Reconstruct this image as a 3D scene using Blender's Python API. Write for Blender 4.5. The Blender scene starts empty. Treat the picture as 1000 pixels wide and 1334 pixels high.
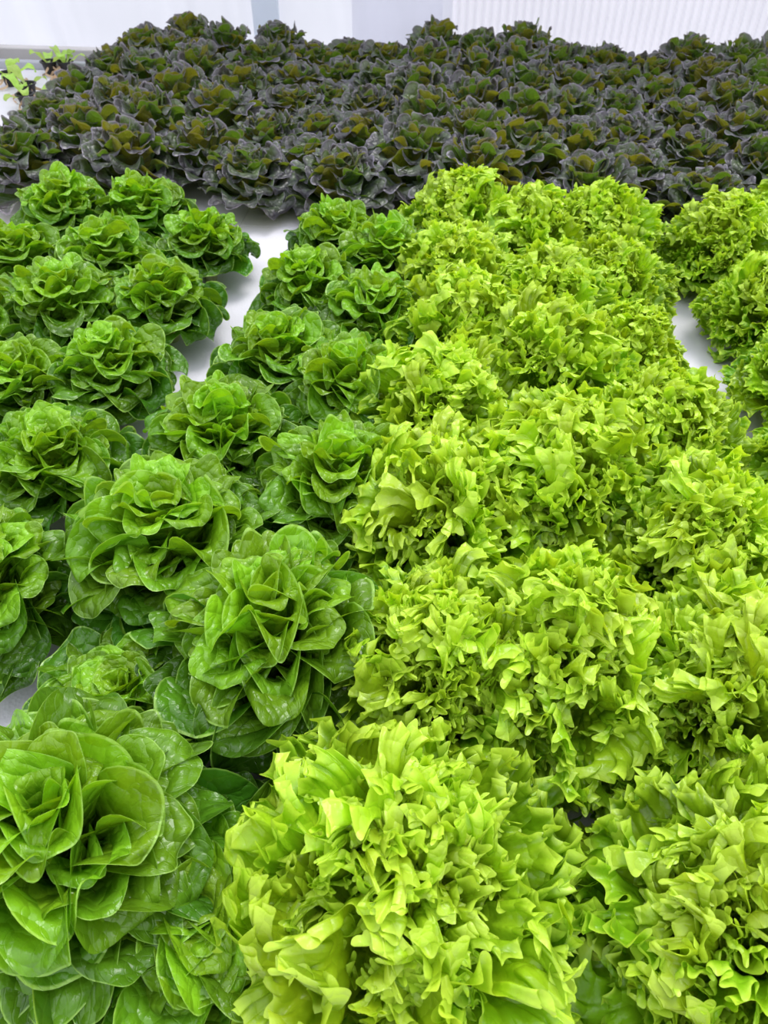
import bpy, math, random
import numpy as np
from mathutils import Matrix, Vector, noise

# ---------------------------------------------------------------- camera
S = bpy.context.scene
COL = S.collection
PI = math.pi
TOP = 0.0                      # z of the raft surface
CAM_H = 0.70
PITCH = math.radians(44.275)
YAW = math.radians(6.333)
cam_data = bpy.data.cameras.new('camera')
cam_data.sensor_fit = 'VERTICAL'
cam_data.sensor_height = 24.0
cam_data.lens = 1000 * 24.0 / 1334
cam_data.clip_start = 0.01
cam_data.dof.use_dof = True
cam_data.dof.focus_distance = 0.72
cam_data.dof.aperture_fstop = 10.0
cam = bpy.data.objects.new('camera', cam_data)
cam.location = (0, 0, CAM_H)
cam.rotation_euler = (PI / 2 - PITCH, 0, YAW)
COL.objects.link(cam)
S.camera = cam

# ---------------------------------------------------------------- light
S.view_settings.view_transform = 'Standard'
S.view_settings.look = 'None'
S.view_settings.gamma = 1.0
S.view_settings.use_curve_mapping = False
S.view_settings.exposure = 0.30
S.cycles.max_bounces = 6
S.cycles.diffuse_bounces = 4
S.cycles.glossy_bounces = 2
S.cycles.transmission_bounces = 5

world = bpy.data.worlds.new('overcast_sky')
S.world = world
world.use_nodes = True
wn, wl = world.node_tree.nodes, world.node_tree.links
wn.clear()
out = wn.new('ShaderNodeOutputWorld')
bg = wn.new('ShaderNodeBackground')
tc = wn.new('ShaderNodeTexCoord')
sep = wn.new('ShaderNodeSeparateXYZ')
rng = wn.new('ShaderNodeMapRange')       # overcast sky: three times brighter overhead than at the horizon
rng.inputs['From Min'].default_value = 0.0
rng.inputs['From Max'].default_value = 1.0
rng.inputs['To Min'].default_value = 0.55
rng.inputs['To Max'].default_value = 1.65
bg.inputs['Color'].default_value = (0.90, 0.93, 1.0, 1)
wl.new(tc.outputs['Generated'], sep.inputs[0])
wl.new(sep.outputs['Z'], rng.inputs['Value'])
wl.new(rng.outputs[0], bg.inputs['Strength'])
wl.new(bg.outputs[0], out.inputs['Surface'])

sun_data = bpy.data.lights.new('soft_sun', 'SUN')
sun_data.energy = 1.6
sun_data.angle = math.radians(28)
sun_data.color = (1.0, 0.98, 0.95)
sun = bpy.data.objects.new('soft_sun', sun_data)
sun.rotation_euler = (math.radians(-24), math.radians(14), 0)
COL.objects.link(sun)

# ---------------------------------------------------------------- helpers
def tag(o, label=None, cat=None, group=None, kind=None):
    if label: o['label'] = label
    if cat: o['category'] = cat
    if group: o['group'] = group
    if kind: o['kind'] = kind
    return o

def link(name, me, parent=None):
    o = bpy.data.objects.new(name, me)
    COL.objects.link(o)
    if parent is not None:
        o.parent = parent
    return o

def mesh(name, verts, faces, mat, smooth=False):
    me = bpy.data.meshes.new(name)
    me.from_pydata([tuple(v) for v in verts], [], faces)
    me.materials.append(mat)
    if smooth:
        me.polygons.foreach_set('use_smooth', [True] * len(me.polygons))
    me.update()
    return me

def box_data(x0, y0, z0, x1, y1, z1, b=0.0):
    """box with its upper and side edges chamfered by b"""
    V, F = [], []
    if b <= 0:
        V = [(x0,y0,z0),(x1,y0,z0),(x1,y1,z0),(x0,y1,z0),(x0,y0,z1),(x1,y0,z1),(x1,y1,z1),(x0,y1,z1)]
        F = [(0,3,2,1),(4,5,6,7),(0,1,5,4),(1,2,6,5),(2,3,7,6),(3,0,4,7)]
    else:
        for z, d in ((z0, 0), (z1 - b, 0), (z1 - b * 0.3, b * 0.3), (z1, b)):
            V += [(x0+d,y0+d,z),(x1-d,y0+d,z),(x1-d,y1-d,z),(x0+d,y1-d,z)]
        F.append((0,3,2,1))
        for k in range(3):
            for i in range(4):
                j = (i + 1) % 4
                F.append((4*k+i, 4*k+j, 4*k+4+j, 4*k+4+i))
        F.append((12,13,14,15))
    return V, F

def nodes(name):
    m = bpy.data.materials.new(name)
    m.use_nodes = True
    n, l = m.node_tree.nodes, m.node_tree.links
    n.clear()
    o = n.new('ShaderNodeOutputMaterial')
    return m, n, l, o

def mixc(n, l, fac, a, b, mode='MIX'):
    x = n.new('ShaderNodeMix'); x.data_type = 'RGBA'; x.blend_type = mode
    for s, v in ((x.inputs[0], fac), (x.inputs[6], a), (x.inputs[7], b)):
        if hasattr(v, 'type') and hasattr(v, 'links'):
            l.new(v, s)
        else:
            s.default_value = v if not isinstance(v, tuple) else (*v, 1) if len(v) == 3 else v
    return x.outputs[2]

def mth(n, l, op, a, b=None, clamp=False):
    x = n.new('ShaderNodeMath'); x.operation = op; x.use_clamp = clamp
    for i, v in enumerate((a, b)):
        if v is None: continue
        if hasattr(v, 'links'): l.new(v, x.inputs[i])
        else: x.inputs[i].default_value = v
    return x.outputs[0]

def ramp(n, l, src, stops):
    r = n.new('ShaderNodeMapRange'); r.interpolation_type = 'SMOOTHSTEP'
    l.new(src, r.inputs['Value'])
    r.inputs['From Min'].default_value = stops[0]; r.inputs['From Max'].default_value = stops[1]
    r.inputs['To Min'].default_value = stops[2] if len(stops) > 2 else 0
    r.inputs['To Max'].default_value = stops[3] if len(stops) > 3 else 1
    return r.outputs[0]

def leaf_material(name, outer, inner, base, rim, rough, transl, tcol, bump_s, bump_d, rimw=(0.90, 1.0), back=None,
                  blush=None, vein=0.25, spec=0.5, sheen=None):
    """leaf surface: colour by the leaf's age ('tone'), pale midrib and margin, blistered relief, light passing through"""
    m, n, l, o = nodes(name)
    at = n.new('ShaderNodeAttribute'); at.attribute_name = 'leaf'          # r: nearness of margin, g: along, b: midrib
    se = n.new('ShaderNodeSeparateColor'); l.new(at.outputs['Color'], se.inputs[0])
    tone = n.new('ShaderNodeAttribute'); tone.attribute_type = 'OBJECT'; tone.attribute_name = 'tone'
    info = n.new('ShaderNodeObjectInfo')
    tcd = n.new('ShaderNodeTexCoord')
    ns = n.new('ShaderNodeTexNoise'); ns.inputs['Scale'].default_value = 5; ns.inputs['Detail'].default_value = 2
    l.new(tcd.outputs['Object'], ns.inputs['Vector'])
    c = mixc(n, l, tone.outputs['Fac'], inner, outer)
    # mottling and each leaf's own shade
    c = mixc(n, l, ramp(n, l, ns.outputs['Fac'], (0.35, 0.7, 0, 0.35)), c, tuple(v * 0.6 for v in outer))
    hsv = n.new('ShaderNodeHueSaturation'); l.new(c, hsv.inputs['Color'])
    l.new(ramp(n, l, info.outputs['Random'], (0, 1, 0.82, 1.2)), hsv.inputs['Value'])
    l.new(ramp(n, l, info.outputs['Random'], (0, 1, 0.492, 0.508)), hsv.inputs['Hue'])
    c = hsv.outputs[0]
    if blush is not None:                                                  # dark red tips
        bf = mth(n, l, 'ADD', se.outputs[1], mth(n, l, 'MULTIPLY', ns.outputs['Fac'], 0.5))
        bf = mth(n, l, 'ADD', bf, mth(n, l, 'MULTIPLY', info.outputs['Random'], 0.25))
        c = mixc(n, l, ramp(n, l, bf, (0.92, 1.4, 0.0, 0.92)), c, blush)
    if back is not None:                                                   # the underside of a red leaf is olive
        geo = n.new('ShaderNodeNewGeometry')
        bm = mixc(n, l, ramp(n, l, info.outputs['Random'], (0.2, 0.9)), back[0], back[1])
        bm = mixc(n, l, ramp(n, l, se.outputs[0], (0.80, 1.0, 0, 0.35)), bm, blush)
        c = mixc(n, l, geo.outputs['Backfacing'], c, bm)
    # branching veins from the leaf's own coordinates
    uv = n.new('ShaderNodeUVMap'); uv.uv_map = 'UVMap'
    su = n.new('ShaderNodeSeparateXYZ'); l.new(uv.outputs[0], su.inputs[0])
    av = mth(n, l, 'ABSOLUTE', mth(n, l, 'SUBTRACT', su.outputs[0], 0.5))
    ph = mth(n, l, 'SUBTRACT', mth(n, l, 'MULTIPLY', su.outputs[1], 8.0), mth(n, l, 'MULTIPLY', av, 7.0))
    ph = mth(n, l, 'ADD', ph, mth(n, l, 'MULTIPLY', ns.outputs['Fac'], 1.2))
    tri = mth(n, l, 'PINGPONG', ph, 0.5)
    lat = ramp(n, l, tri, (0.0, 0.09, 1, 0))
    veins = mth(n, l, 'MAXIMUM', mth(n, l, 'MULTIPLY', lat, 0.5), se.outputs[2])
    c = mixc(n, l, mth(n, l, 'MULTIPLY', veins, vein), c, base)
    c = mixc(n, l, ramp(n, l, se.outputs[1], (0.0, 0.45, 0.8, 0.0)), c, base)
    c = mixc(n, l, ramp(n, l, se.outputs[0], (rimw[0], rimw[1], 0, 0.7)), c, rim)
    vo = n.new('ShaderNodeTexVoronoi'); vo.feature = 'F1'; vo.inputs['Scale'].default_value = bump_s
    wv = n.new('ShaderNodeMixRGB'); wv.inputs[0].default_value = 0.12
    l.new(tcd.outputs['Object'], wv.inputs[1]); l.new(ns.outputs['Color'], wv.inputs[2]); l.new(wv.outputs[0], vo.inputs['Vector'])
    h = mth(n, l, 'ADD', mth(n, l, 'MULTIPLY', mth(n, l, 'POWER', vo.outputs['Distance'], 2.0), -1.2), mth(n, l, 'MULTIPLY', veins, -1.2 * vein))
    n2 = n.new('ShaderNodeTexNoise'); n2.inputs['Scale'].default_value = bump_s * 3; l.new(tcd.outputs['Object'], n2.inputs['Vector'])
    h = mth(n, l, 'ADD', h, mth(n, l, 'MULTIPLY', n2.outputs['Fac'], 0.18))
    bp = n.new('ShaderNodeBump'); bp.inputs['Strength'].default_value = 0.5; bp.inputs['Distance'].default_value = bump_d
    l.new(h, bp.inputs['Height'])
    pr = n.new('ShaderNodeBsdfPrincipled')
    l.new(c, pr.inputs['Base Color']); pr.inputs['Roughness'].default_value = rough
    pr.inputs['Specular IOR Level'].default_value = spec
    if sheen:
        pr.inputs['Sheen Weight'].default_value = sheen[0]; pr.inputs['Sheen Roughness'].default_value = 0.45
        pr.inputs['Sheen Tint'].default_value = (*sheen[1], 1)
    l.new(bp.outputs[0], pr.inputs['Normal'])
    tr = n.new('ShaderNodeBsdfTranslucent')
    l.new(mixc(n, l, 1.0, c, tcol, 'MULTIPLY'), tr.inputs['Color'])
    l.new(bp.outputs[0], tr.inputs['Normal'])
    mx = n.new('ShaderNodeMixShader'); mx.inputs[0].default_value = transl
    l.new(pr.outputs[0], mx.inputs[1]); l.new(tr.outputs[0], mx.inputs[2])
    l.new(mx.outputs[0], o.inputs['Surface'])
    return m

def plain(name, col, rough=0.6, noise_amt=0.08, scale=6.0, bump=0.0, bscale=200, transl=0.0):
    m, n, l, o = nodes(name)
    tcd = n.new('ShaderNodeTexCoord')
    ns = n.new('ShaderNodeTexNoise'); ns.inputs['Scale'].default_value = scale; ns.inputs['Detail'].default_value = 5
    l.new(tcd.outputs['Object'], ns.inputs['Vector'])
    c = mixc(n, l, ramp(n, l, ns.outputs['Fac'], (0.3, 0.7, 0, 1)), tuple(v * (1 - noise_amt) for v in col), col)
    pr = n.new('ShaderNodeBsdfPrincipled'); l.new(c, pr.inputs['Base Color']); pr.inputs['Roughness'].default_value = rough
    if bump:
        b2 = n.new('ShaderNodeTexVoronoi'); b2.inputs['Scale'].default_value = bscale; l.new(tcd.outputs['Object'], b2.inputs['Vector'])
        bp = n.new('ShaderNodeBump'); bp.inputs['Strength'].default_value = 0.5; bp.inputs['Distance'].default_value = bump
        l.new(b2.outputs['Distance'], bp.inputs['Height']); l.new(bp.outputs[0], pr.inputs['Normal'])
    if transl:
        tr = n.new('ShaderNodeBsdfTranslucent'); l.new(c, tr.inputs['Color'])
        mx = n.new('ShaderNodeMixShader'); mx.inputs[0].default_value = transl
        l.new(pr.outputs[0], mx.inputs[1]); l.new(tr.outputs[0], mx.inputs[2]); l.new(mx.outputs[0], o.inputs['Surface'])
    else:
        l.new(pr.outputs[0], o.inputs['Surface'])
    return m

M_BUTTER = leaf_material('butterhead_leaf', (0.066, 0.205, 0.012), (0.28, 0.53, 0.018), (0.40, 0.62, 0.10), (0.48, 0.76, 0.16),
                         0.25, 0.31, (1.7, 1.55, 0.5), 10.0, 0.012, (0.86, 1.0), spec=0.6, vein=0.10)
M_FRILL = leaf_material('frilly_leaf', (0.20, 0.42, 0.008), (0.50, 0.71, 0.022), (0.24, 0.50, 0.03), (0.68, 0.90, 0.09),
                        0.32, 0.34, (1.35, 1.25, 0.5), 8.0, 0.010, (0.5, 1.0), spec=0.55, vein=0.0)
M_OAK = leaf_material('oakleaf_leaf', (0.060, 0.120, 0.018), (0.13, 0.24, 0.020), (0.16, 0.22, 0.05), (0.30, 0.26, 0.37),
                      0.32, 0.34, (1.7, 1.6, 0.5), 9.0, 0.008, (0.72, 1.0),
                      back=((0.10, 0.20, 0.010), (0.20, 0.20, 0.010)), blush=(0.050, 0.034, 0.064), spec=1.0,
                      sheen=(0.20, (0.72, 0.74, 1.0)))
M_RAFT = plain('white_polystyrene', (0.72, 0.70, 0.76), 0.55, 0.06, 5, 0.0006, 260)
M_TANK = plain('tank_board', (0.42, 0.43, 0.47), 0.6, 0.12, 4)
M_LEDGE = plain('ledge_board', (0.60, 0.57, 0.56), 0.6, 0.15, 5)
M_FILM = plain('greenhouse_film', (0.92, 0.92, 0.99), 0.45, 0.07, 3.5, transl=0.55)
M_SHEET = plain('ribbed_sheet', (0.94, 0.92, 0.98), 0.35, 0.05, 3, transl=0.55)
M_POST = plain('pale_blue_post', (0.90, 0.94, 1.0), 0.4, 0.03, 4, transl=0.5)
M_FLOOR = plain('concrete_floor', (0.45, 0.45, 0.44), 0.85, 0.2, 3)
M_POT = plain('black_plastic', (0.018, 0.017, 0.018), 0.5, 0.2, 20)
M_PALE = leaf_material('seedling_leaf', (0.42, 0.66, 0.12), (0.55, 0.75, 0.2), (0.6, 0.7, 0.3), (0.6, 0.8, 0.3),
                       0.45, 0.4, (1.3, 1.3, 0.8), 8, 0.004)
M_ROOT = plain('tan_root', (0.70, 0.50, 0.33), 0.7, 0.2, 30)

# ---------------------------------------------------------------- leaf meshes (unit length, x across, y along, z = upper face)
def finish_leaf(name, P, rimv, along, mid, nu, nv, mat):
    me = bpy.data.meshes.new(name)
    idx = np.arange(nu * nv).reshape(nu, nv)
    F = np.stack([idx[:-1, :-1], idx[:-1, 1:], idx[1:, 1:], idx[1:, :-1]], -1).reshape(-1, 4)
    me.from_pydata(P.reshape(-1, 3).tolist(), [], F.tolist())
    me.polygons.foreach_set('use_smooth', [True] * len(F))
    at = me.color_attributes.new('leaf', 'FLOAT_COLOR', 'POINT')
    colr = np.ones((nu * nv, 4), dtype=np.float32)
    colr[:, 0] = rimv.ravel(); colr[:, 1] = along.ravel(); colr[:, 2] = mid.ravel()
    at.data.foreach_set('color', colr.ravel())
    uvl = me.uv_layers.new(name='UVMap')
    U = np.repeat(np.linspace(0, 1, nu), nv); V = np.tile(np.linspace(0, 1, nv), nu)
    uv = np.stack([V, U], -1)[F.reshape(-1)].astype(np.float32)
    uvl.data.foreach_set('uv', uv.ravel())
    me.materials.append(mat)
    me.update()
    return me

def bend(y, z, x, ang_fn, n=64):
    """wrap the flat leaf onto a curved midrib; ang_fn gives the pitch of the midrib at y in 0..1"""
    t = np.linspace(0, 1.25, n); a = ang_fn(t)
    dt = t[1] - t[0]
    cy = np.concatenate([[0], np.cumsum(np.cos(a[:-1]) * dt)]); cz = np.concatenate([[0], np.cumsum(np.sin(a[:-1]) * dt)])
    yy = np.interp(y, t, cy); zz = np.interp(y, t, cz); aa = np.interp(y, t, a)
    return np.stack([x, yy - z * np.sin(aa), zz + z * np.cos(aa)], -1)

def round_leaf(name, seed, mat, wide=0.31, cup=0.55, recurve=1.0, ruffle=0.07, lobes=0.0, curl_up=0.6, long_=0.29, roll=0.5):
    """spoon-shaped leaf: a stalk that widens into a round wavy blade whose margin rolls outwards"""
    r = random.Random(seed)
    nlo, nhi, nv = 10, 15, 25
    c = 1 - long_ + r.uniform(-.02, .02)
    u = np.concatenate([np.linspace(0, c, nlo, endpoint=False), c + (1 - c) * np.sin(np.linspace(0, PI / 2, nhi))])
    nu = nlo + nhi
    v = np.sin(np.linspace(-1, 1, nv) * PI / 2) * 0.7 + np.linspace(-1, 1, nv) * 0.3
    U, V = np.meshgrid(u, v, indexing='ij')
    blade = np.where(U > c, np.sqrt(np.clip(1 - ((U - c) / (1 - c)) ** 2, 0, 1)), 0)
    lo = np.clip((U / c - 0.28) / 0.72, 0, 1)
    low = 0.28 + 0.72 * np.sqrt(np.clip(1 - (1 - lo) ** 2, 0, 1)) * (0.4 + 0.6 * lo)
    W = wide * np.where(U > c, blade, np.minimum(low, 1.0))
    X = V * W
    Y = U.copy()
    ph = [r.uniform(0, 2 * PI) for _ in range(8)]
    ang = np.arctan2(X / wide, (Y - c) / long_ + 0.2)
    q = np.where(Y > c, np.sqrt((X / wide) ** 2 + ((Y - c) / long_) ** 2), np.abs(V) * lo)
    q = np.clip(q, 0, 1)
    # outline: a few broad lobes or a shallow notch
    nl = 5 if lobes else 3
    am = lobes if lobes else r.uniform(.02, .07)
    g = 1 + am * np.cos((nl + r.uniform(-.4, .4)) * ang + ph[0]) * q ** 2 + am * .4 * np.cos((nl * 2.3) * ang + ph[1]) * q ** 3
    notch = r.uniform(0, .16) * np.exp(-(ang / .35) ** 2) * q ** 3
    X = X * g
    Y = c + (Y - c) * np.where(Y > c, g - notch, 1)
    k1 = r.choice([2, 2, 3, 3, 4]); k2 = r.choice([5, 6, 7])
    Z = cup * wide * (X / wide) ** 2 * (0.8 + 0.4 * (1 - U))
    Z += ruffle * q ** 2.5 * np.sin(k1 * ang + ph[2]) + 0.40 * ruffle * q ** 4 * np.sin(k2 * ang + ph[3])
    edge = np.clip((q - 0.72) / 0.28, 0, 1)
    Z -= roll * 0.075 * edge ** 1.8 * (0.75 + 0.5 * np.sin(2 * ang + ph[4]))
    X = X * (1 - roll * 0.05 * edge ** 2)
    Z -= 0.015 * np.exp(-(X / 0.03) ** 2) * (1 - U)
    for i in range(nu):
        for j in range(nv):
            Z[i, j] += 0.013 * noise.noise(Vector((X[i, j] * 11 + seed, Y[i, j] * 11, 0)))
            Z[i, j] += 0.050 * noise.noise(Vector((X[i, j] * 3 + seed, Y[i, j] * 3, 7)))
    mid = np.exp(-(X / 0.020) ** 2) * np.clip(1.05 - U, 0, 1)
    X = X + r.uniform(-0.08, 0.08) * U ** 2
    rc = recurve * r.uniform(0.7, 1.35)
    P = bend(Y, Z, X, lambda t: curl_up * np.sin(np.clip(t / 0.7, 0, 1) * PI * 0.5) - 0.12 - rc * np.clip((t - 0.55) / 0.45, 0, 1.2) ** 1.5)
    rim = np.maximum(q ** 5, 0)
    return finish_leaf(name, P, rim, U, mid, nu, nv, mat)

def frilly_leaf(name, seed, mat, n1=2.0, n2=6, recurve=0.7, amp=1.0, nphi=640, nr=16):
    """fan-shaped leaf with a curled margin: every arc of the fan is a meandering line whose heading swings
    further and faster towards the rim, so the rim is several times longer than the fan is wide"""
    r = random.Random(seed)
    s = np.linspace(0, 1, nr)
    u = 1 - (1 - s) ** 1.6
    fp = np.linspace(-1, 1, nphi)
    ph = [r.uniform(0, 2 * PI) for _ in range(12)]
    spread = math.radians(r.uniform(40, 52))
    w1 = n1 * PI * fp + ph[3] + 0.8 * np.sin(2 * fp + ph[6])
    w2 = n2 * PI * fp + ph[4] + 1.4 * np.sin(3.1 * fp + ph[7])
    w3 = 2.3 * n2 * PI * fp + ph[5] + 1.8 * np.sin(6.3 * fp + ph[8])
    g2 = 1 + 0.22 * np.sin(4 * fp + ph[9]); g3 = 1 + 0.35 * np.sin(7 * fp + ph[10])
    X = np.zeros((nr, nphi)); Y = X.copy(); Z = X.copy()
    for i, R in enumerate(u):
        psi = amp * (0.70 * R ** 2 * np.sin(w1 + 0.8 * R) + 1.42 * R ** 4.5 * g2 * np.sin(w2 + 1.3 * R) + 1.05 * R ** 9 * g3 * np.sin(w3 + 1.0 * R))
        T = np.concatenate([[0], np.cumsum(0.5 * (np.cos(psi[1:]) + np.cos(psi[:-1])))])
        N = np.concatenate([[0], np.cumsum(0.5 * (np.sin(psi[1:]) + np.sin(psi[:-1])))])
        span = T[-1] - T[0]
        T = 2 * (T - T[0]) / span - 1
        N = 2 * N / span
        N = N - np.linspace(N[0], N[-1], nphi); N = N - N.mean()
        sp = spread * (0.30 + 0.70 * min(1, R * 1.3) ** 1.2)
        cusp = 0.034 * (0.6 - 1.3 * np.abs(np.sin(w3 * 0.5 + 0.4))) + 0.035 * np.sin(w2 * 0.5 + ph[0]) + 0.05 * np.sin(n1 * 2 * fp + ph[1])
        curlb = -0.16 * R ** 8 * (N * sp) ** 1 * np.sign(N)          # fold crests tip back from the rim
        Rr = R * (1 - 0.20 * T ** 2) * (1 + cusp * R ** 6) + curlb
        A = T * sp
        X[i] = Rr * np.sin(A); Y[i] = Rr * np.cos(A)
        Z[i] = N * sp * R
    Z += 0.25 * X ** 2 / (0.25 + np.abs(X))
    for i in range(nr):
        for j in range(nphi):
            Z[i, j] += 0.06 * u[i] * noise.noise(Vector((X[i, j] * 5 + seed, Y[i, j] * 5, 0)))
    rc = recurve * r.uniform(0.7, 1.3)
    P = bend(Y, Z, X, lambda t: 0.25 * np.sin(np.clip(t, 0, 1) * PI * 0.6) - rc * np.clip((t - 0.5) / 0.5, 0, 1.2) ** 1.6)
    R2 = np.repeat(u[:, None], nphi, 1)
    mid = np.exp(-(X / (0.03 * (1.1 - R2))) ** 2) * (1 - R2)
    return finish_leaf(name, P, R2 ** 12, R2, mid, nr, nphi, mat)

B_OUT = [round_leaf('leaf', 10 + k, M_BUTTER, wide=0.31 + .02 * (k % 3), cup=0.6 + .2 * (k % 2), recurve=1.9, ruffle=0.080, curl_up=0.55, roll=.45) for k in range(11)]
B_IN = [round_leaf('leaf', 40 + k, M_BUTTER, wide=0.28 + .02 * (k % 3), cup=.7 + .3 * (k % 2), recurve=1.2 + .3 * (k % 3), ruffle=0.085, curl_up=0.25, long_=0.26, roll=.7) for k in range(11)]
F_OUT = [frilly_leaf('leaf', 70 + k, M_FRILL, 2.6 + 0.15 * k, 11.0 + 0.5 * k, 0.6, 1.05) for k in range(8)]
F_IN = [frilly_leaf('leaf', 90 + k, M_FRILL, 2.8 + 0.15 * k, 11.0 + 0.6 * k, 0.4, 1.08) for k in range(7)]
O_OUT = [round_leaf('leaf', 130 + k, M_OAK, wide=0.29 + .02 * (k % 3), cup=0.5, recurve=1.5, ruffle=0.085, lobes=0.13, curl_up=0.5, roll=.35) for k in range(9)]
O_IN = [round_leaf('leaf', 160 + k, M_OAK, wide=0.27 + .02 * (k % 2), cup=0.7, recurve=0.7, ruffle=0.085, lobes=0.12, curl_up=0.25, long_=0.25, roll=.35) for k in range(8)]

# ---------------------------------------------------------------- whole heads
GOLD = math.radians(137.508)
def stem_mesh():
    V, F, n = [], [], 12
    prof = [(.010, 0.0), (.012, .006), (.0115, .018), (.015, .030), (.017, .042), (.012, .056), (.001, .062)]
    for rr, z in prof:
        for k in range(n):
            q = rr * (1 + .12 * math.sin(3 * k) * (z > 0.01))
            V.append((q * math.cos(2 * PI * k / n), q * math.sin(2 * PI * k / n), z))
    for a in range(len(prof) - 1):
        for k in range(n):
            F.append((a * n + k, a * n + (k + 1) % n, (a + 1) * n + (k + 1) % n, (a + 1) * n + k))
    return mesh('stem', V, F, plain('pale_stem', (.50, .52, .25), .5, .2, 30), True)
STEM = stem_mesh()
def head(name, x, y, kind, label, group, seed, size=1.0, tall=1.0):
    r = random.Random(seed)
    root = link(name, None)
    root.location = (x, y, TOP); root.rotation_euler = (r.uniform(-.07, .07), r.uniform(-.07, .07), r.uniform(0, 2 * PI))
    root.empty_display_size = 0.05
    tag(root, label, 'lettuce', group)
    if kind == 'butter':
        N, OUT, INN, th0, th1, L0, L1, pw = 76, B_OUT, B_IN, 4, 84, 0.090, 0.104, 0.80
    elif kind == 'frill':
        N, OUT, INN, th0, th1, L0, L1, pw = 88, F_OUT, F_IN, 3, 90, 0.112, 0.118, 0.80
    else:
        N, OUT, INN, th0, th1, L0, L1, pw = 60, O_OUT, O_IN, 5, 85, 0.100, 0.120, 0.92
    link('stem', STEM, root)
    small = max(1.0, size) if kind == 'butter' else 1.0      # big heads have more leaves rather than wider ones
    N = int(N * small ** 1.2)
    a0 = r.uniform(0, 6.28)
    for i in range(N):
        t = i / (N - 1)
        th = math.radians(th0 + (th1 - th0) * t ** pw + r.uniform(-1, 1) * (18 if kind == 'frill' else 7))
        th = min(th, math.radians(91))
        a = a0 + i * GOLD + r.uniform(-.2, .2)
        L = (L0 + (L1 - L0) * t) * (r.uniform(0.76, 1.10) if kind == 'frill' else r.uniform(0.86, 1.10)) * size
        if kind == 'frill': L *= 1 - 0.12 * math.exp(-(t / 0.12) ** 2)
        st, ct = math.sin(th), math.cos(th)
        Yd = Vector((st * math.cos(a), st * math.sin(a), ct))
        Zd = Vector((-ct * math.cos(a), -ct * math.sin(a), st))
        Xd = Yd.cross(Zd)
        roll = r.uniform(-1.2, 1.2) if kind == 'frill' else r.uniform(-.35, .35)
        wx = r.uniform(0.85, 1.15) * (0.76 + 0.28 * t) / small ** 0.5
        m = Matrix((Xd * wx, Yd, Zd)).transposed() @ Matrix.Rotation(roll, 3, 'Y')
        pool = INN if t < 0.42 else OUT
        o = link('leaf', pool[r.randrange(len(pool))], root)
        lz = (0.022 + 0.030 * (1 - t)) * size * tall
        pos = Vector((0.010 * t * math.cos(a), 0.010 * t * math.sin(a), lz))
        M3 = (m * L)
        M4 = M3.to_4x4(); 
        sc = Matrix.Diagonal((1, 1, tall, 1))
        M4 = Matrix.Translation(pos) @ sc @ M4
        o.matrix_local = M4
        o['tone'] = min(1.0, max(0.0, t * 1.25 - 0.12 + r.uniform(-.12, .12)))
    return root

ORD = ['front', 'second', 'third', 'fourth', 'fifth', 'sixth', 'seventh', 'eighth', 'ninth', 'tenth', 'eleventh', 'twelfth']
NTH = ['first', 'second', 'third', 'fourth', 'fifth', 'sixth', 'seventh', 'eighth', 'ninth', 'tenth', 'eleventh', 'twelfth', 'thirteenth', 'fourteenth']

def column(name, kind, pts, what, where, group, seed, nearest='nearest the camera'):
    """pts run from the nearest head to the farthest"""
    for i, p in enumerate(pts):
        x, y, s, tl = p
        pos = nearest if i == 0 else ('farthest back' if i == len(pts) - 1 else NTH[i] + ' from the front')
        head(name, x, y, kind, f'{what} {where}, {pos}', group, seed * 100 + i, s, tl)

# raft with butterheads on its left side and frilly lettuces on its right
column('butterhead_lettuce', 'butter', [(-.275, .215, 1.32, 1.15), (-.290, .375, 1.0, .70), (-.285, .535, 1.28, 1.05), (-.280, .735, 1.10, 1.05), (-.252, .942, .99, 1.05), (-.246, 1.150, .95, 1.05), (-.240, 1.352, .92, 1.05)],
       'green butterhead lettuce', 'just right of the left white gap', 'butterheads in the middle of the bed', 1)
column('butterhead_lettuce', 'butter', [(-.165, .185, 1.15, .72), (-.150, .420, 1.30, 1.05), (-.125, .640, 1.15, 1.1), (-.140, .866, 1.08, 1.05), (-.135, 1.062, 1.03, 1.05), (-.133, 1.270, 1.0, 1.05)],
       'green butterhead lettuce', 'touching the frilly lettuces on its right', 'butterheads in the middle of the bed', 2)
column('frilly_lettuce', 'frill', [(-.010, .215, 1.20, 1.12), (.005, .420, 1.08, 1.1), (.005, .615, 1.1, 1.1), (-.012, .815, 1.1, 1.05), (.004, 1.010, 1.08, 1.05), (-.010, 1.235, 1.0, 1.0), (-.005, 1.450, 1.0, 1.05)],
       'lime green frilly lettuce', 'in the frilly column bordering the butterheads', 'frilly lettuces in the middle of the bed', 3)
column('frilly_lettuce', 'frill', [(.120, .435, 1.1, 1.1), (.130, .690, 1.12, 1.1), (.122, .925, 1.1, 1.05), (.132, 1.140, 1.05, 1.0), (.124, 1.385, 1.0, 1.0)],
       'lime green frilly lettuce', 'in the centre one of three frilly columns', 'frilly lettuces in the middle of the bed', 4)
column('frilly_lettuce', 'frill', [(.262, .215, 1.15, 1.1), (.270, .420, 1.08, 1.1), (.278, .615, 1.08, 1.05), (.262, .815, 1.0, 1.05), (.248, 1.015, .87, 1.0), (.255, 1.235, .89, 1.0), (.252, 1.425, .96, 1.0)],
       'lime green frilly lettuce', 'just left of the right-hand white gap', 'frilly lettuces in the middle of the bed', 5)
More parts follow.
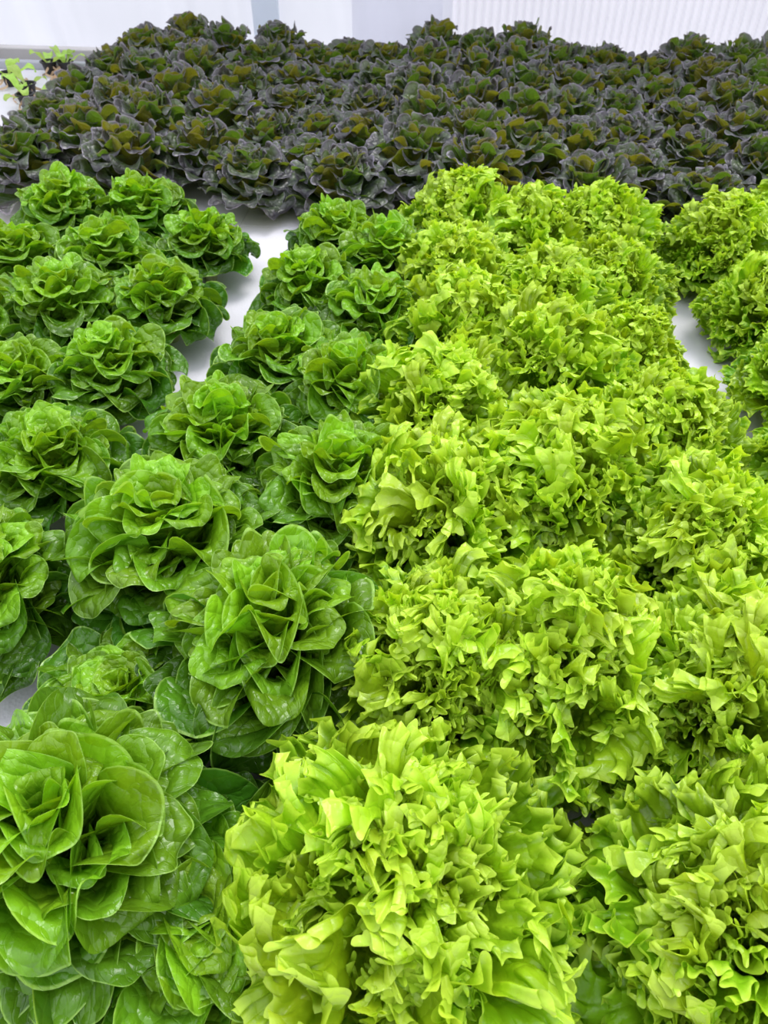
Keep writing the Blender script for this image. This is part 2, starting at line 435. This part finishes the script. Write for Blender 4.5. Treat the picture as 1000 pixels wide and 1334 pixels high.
# raft on the right
column('frilly_lettuce', 'frill', [(.480, .790, .90, 1.0), (.500, .985, .86, 1.0), (.492, 1.185, .88, 1.1), (.462, 1.395, .96, 1.05)],
       'yellow-green frilly lettuce', 'by the right frame edge, beyond the white gap', 'frilly lettuces beyond the right gap', 6)
column('frilly_lettuce', 'frill', [(.610, 1.285, 1.0, 1.1), (.600, 1.470, 1.0, 1.1)],
       'yellow-green frilly lettuce', 'cut by the right frame edge', 'frilly lettuces beyond the right gap', 7)
# raft on the left
column('butterhead_lettuce', 'butter', [(-.480, .470, 1.12, 1.05), (-.486, .665, 1.04, 1.05), (-.490, .878, .98, 1.05), (-.480, 1.090, .95, 1.05), (-.472, 1.300, .90, 1.05)],
       'green butterhead lettuce', 'just left of the left white gap', 'butterheads left of the gap', 8)
column('butterhead_lettuce', 'butter', [(-.622, .640, 1.05, .9), (-.610, .840, 1.0, .9), (-.628, 1.035, 1.05, 1.05), (-.618, 1.215, 1.0, 1.05), (-.622, 1.400, 1.0, 1.05)],
       'green butterhead lettuce', 'in the second column left of the gap', 'butterheads left of the gap', 9)
column('butterhead_lettuce', 'butter', [(-.755, 1.0, 1.0, 1.0), (-.765, 1.190, 1.0, 1.0), (-.775, 1.390, 1.0, 1.05)],
       'green butterhead lettuce', 'against the left frame edge', 'butterheads left of the gap', 10)

# red oakleaf rows at the back, staggered from row to row
def red_rows():
    rr = random.Random(5)
    odd = [-.985, -.744, -.478, -.260, -.005, .232, .485, .725]
    even = [-1.10, -.862, -.610, -.372, -.130, .112, .358, .606, .850]
    rows = []
    y = 1.625
    for k in range(10):
        xs = list(odd if k % 2 == 0 else even)
        if k > 3:                    # the bed widens in view towards the back
            xs = xs + [max(xs) + .245]
        if k > 6:
            xs = xs + [max(xs) + .245]
        rows.append([(x + rr.uniform(-.015, .015), y + rr.uniform(-.012, .012)) for x in sorted(xs)])
        y += 0.104
    for k, row in enumerate(rows):
        row = [p for p in row if p[0] > (-1.12 if k < 2 else -1.0)]
        for i, (x, y) in enumerate(row):
            # plants stand taller in the middle of each raft than at its edges
            e = min(abs(x + .395), abs(x - .405), abs(x + 1.20))
            tl = 0.71 + 0.31 * min(1, e / 0.28)
            head('oakleaf_lettuce', x, y, 'oak',
                 f'dark red-green oakleaf lettuce in the {ORD[k]} red row, {NTH[i]} from the left',
                 'red oakleaf lettuces across the back', 2000 + 50 * k + i, 1.0 + .1 * min(1, e / .28), tl)
red_rows()

# ---------------------------------------------------------------- rafts, tank, walls
RX = [-2.0, -1.197, -.478, .475, 1.24, 2.0]
RY = [-.86, .352, 1.545, 2.60]
WX = ['at the far left', 'left of the first white gap', 'in the middle of the bed', 'right of the second white gap', 'at the far right']
WY = ['nearest the camera', 'under the green lettuces', 'under the red lettuces at the back']
for i in range(5):
    for j in range(3):
        g = 0.0004
        V, F = box_data(RX[i] + g, RY[j] + g, -.045, RX[i+1] - g, RY[j+1] - g, TOP, .0012)
        o = link('growing_raft', mesh('growing_raft', V, F, M_RAFT))
        tag(o, f'white foam raft {WX[i]}, {WY[j]}', 'raft', 'white foam growing rafts')

def struct(name, V, F, mat, smooth=False):
    return tag(link(name, mesh(name, V, F, mat, smooth)), kind='structure')

V, F = box_data(-2.6, -1.6, -.80, 2.8, 4.6, -.75)
struct('floor', V, F, M_FLOOR)
V, F = box_data(-2.0, -.86, -.75, 2.0, 2.60, -.046)
tag(link('water_tank', mesh('water_tank', V, F, M_TANK)), 'long grey water tank that carries the floating white rafts', 'tank')
V, F = box_data(-2.05, 2.603, -.75, 2.2, 2.63, .022, .004)
struct('trim_1', V, F, M_TANK)
V, F = box_data(-2.4, 2.80, -.75, 2.4, 2.84, .012, .004)
struct('trim_2', V, F, M_LEDGE)

def sheet(x0, x1, y0, z0, z1, fn, nx, nz):
    V, F = [], []
    for k in range(nz + 1):
        z = z0 + (z1 - z0) * k / nz
        for i in range(nx + 1):
            x = x0 + (x1 - x0) * i / nx
            V.append((x, y0 + fn(x, z), z))
    for k in range(nz):
        for i in range(nx):
            a = k * (nx + 1) + i
            F.append((a, a + 1, a + nx + 2, a + nx + 1))
    return V, F
def film(x, z):
    return .012 * noise.noise(Vector((x * 9 + z * 1.5, z * 1.2, 3))) + .02 * noise.noise(Vector((x * 2.5, z * .8, 9))) + .007 * noise.noise(Vector((x * 30 + z * 4, z * 3, 1)))
V, F = sheet(-2.4, -.10, 2.86, -.75, 2.2, film, 260, 40)
struct('wall_back_left', V, F, M_FILM, True)
V, F = sheet(-.12, 2.4, 2.90, -.75, 2.2, lambda x, z: .0055 * math.sin(x * 2 * PI / .026) + .01 * noise.noise(Vector((x * 2, z, 4))), 900, 12)
struct('wall_back_right', V, F, M_SHEET, True)
V, F = sheet(-.42, -.13, 2.852, -.75, 2.2, film, 40, 30)      # a second layer of film overlaps the joint
struct('trim_4', V, F, M_FILM, True)
for k, (x, w) in enumerate(((-.70, .085),)):
    V, F = box_data(x - w / 2, 2.835, -.75, x + w / 2, 2.85, 2.2)
    struct('trim_%d' % (k + 3), V, F, M_POST)

# ---------------------------------------------------------------- young seedlings in black pots, back left corner
def pot_mesh():
    prof = [(.013, 0), (.016, .001), (.023, .034), (.027, .035), (.027, .038), (.0225, .038), (.015, .006), (0.0005, .006)]
    V, F, n = [], [], 14
    for rr, z in prof:
        for k in range(n):
            V.append((rr * math.cos(2 * PI * k / n), rr * math.sin(2 * PI * k / n), z))
    for a in range(len(prof) - 1):
        for k in range(n):
            F.append((a * n + k, a * n + (k + 1) % n, (a + 1) * n + (k + 1) % n, (a + 1) * n + k))
    F.append(tuple(reversed(range(n))))
    return mesh('net_pot', V, F, M_POT, False)
POT = pot_mesh()
SEED_LEAF = [round_leaf('leaf', 300 + k, M_PALE, wide=0.17, cup=0.4, recurve=1.6, ruffle=0.03, curl_up=0.3) for k in range(4)]
def root_mesh(seed):
    r = random.Random(seed); V, F = [], []
    for q in range(5):
        a = r.uniform(0, 6.28); x, y = 0, 0; b = len(V); n = 9
        for k in range(n):
            t = k / (n - 1)
            x = .02 * math.cos(a) + math.cos(a + .6 * math.sin(5 * t + q)) * .055 * t
            y = .02 * math.sin(a) + math.sin(a + .6 * math.sin(5 * t + q)) * .055 * t
            w = .0035 * (1 - .6 * t)
            z = .020 * (1 - t) ** 2 + .004
            V += [(x - w, y, z - .003), (x + w, y, z - .003), (x, y, z + w)]
        for k in range(n - 1):
            for s in range(3):
                F.append((b + 3*k + s, b + 3*k + (s+1) % 3, b + 3*k + 3 + (s+1) % 3, b + 3*k + 3 + s))
    return mesh('root', V, F, M_ROOT)
SEEDS = [(-1.405, 2.43, 'leaning seedling in a black pot at the left frame edge'),
         (-1.300, 2.33, 'seedling in the large black pot standing on bare white foam'),
         (-1.335, 2.56, 'seedling in the rearmost black pot near the grey board'),
         (-1.285, 2.565, 'smaller seedling in a black pot touching the rearmost pot'),
         (-1.262, 2.235, 'seedling in a black pot half hidden by red lettuce')]
for k, (x, y, lab) in enumerate(SEEDS):
    r = random.Random(900 + k)
    root = link('potted_seedling', None); root.location = (x, y, TOP); root.empty_display_size = .03
    root.rotation_euler = (0, 0, r.uniform(0, 6))
    tag(root, lab, 'seedling', 'young seedlings in black pots')
    link('net_pot', POT, root)
    link('root', root_mesh(k), root)
    for q in range(4):
        a = q * GOLD; th = math.radians(r.uniform(40, 80)); L = r.uniform(.06, .105)
        st, ct = math.sin(th), math.cos(th)
        Yd = Vector((st * math.cos(a), st * math.sin(a), ct)); Zd = Vector((-ct * math.cos(a), -ct * math.sin(a), st))
        o = link('leaf', SEED_LEAF[q % 4], root)
        o.matrix_local = Matrix.Translation((0, 0, .028)) @ (Matrix((Yd.cross(Zd), Yd, Zd)).transposed() * L).to_4x4()
        o['tone'] = r.random()
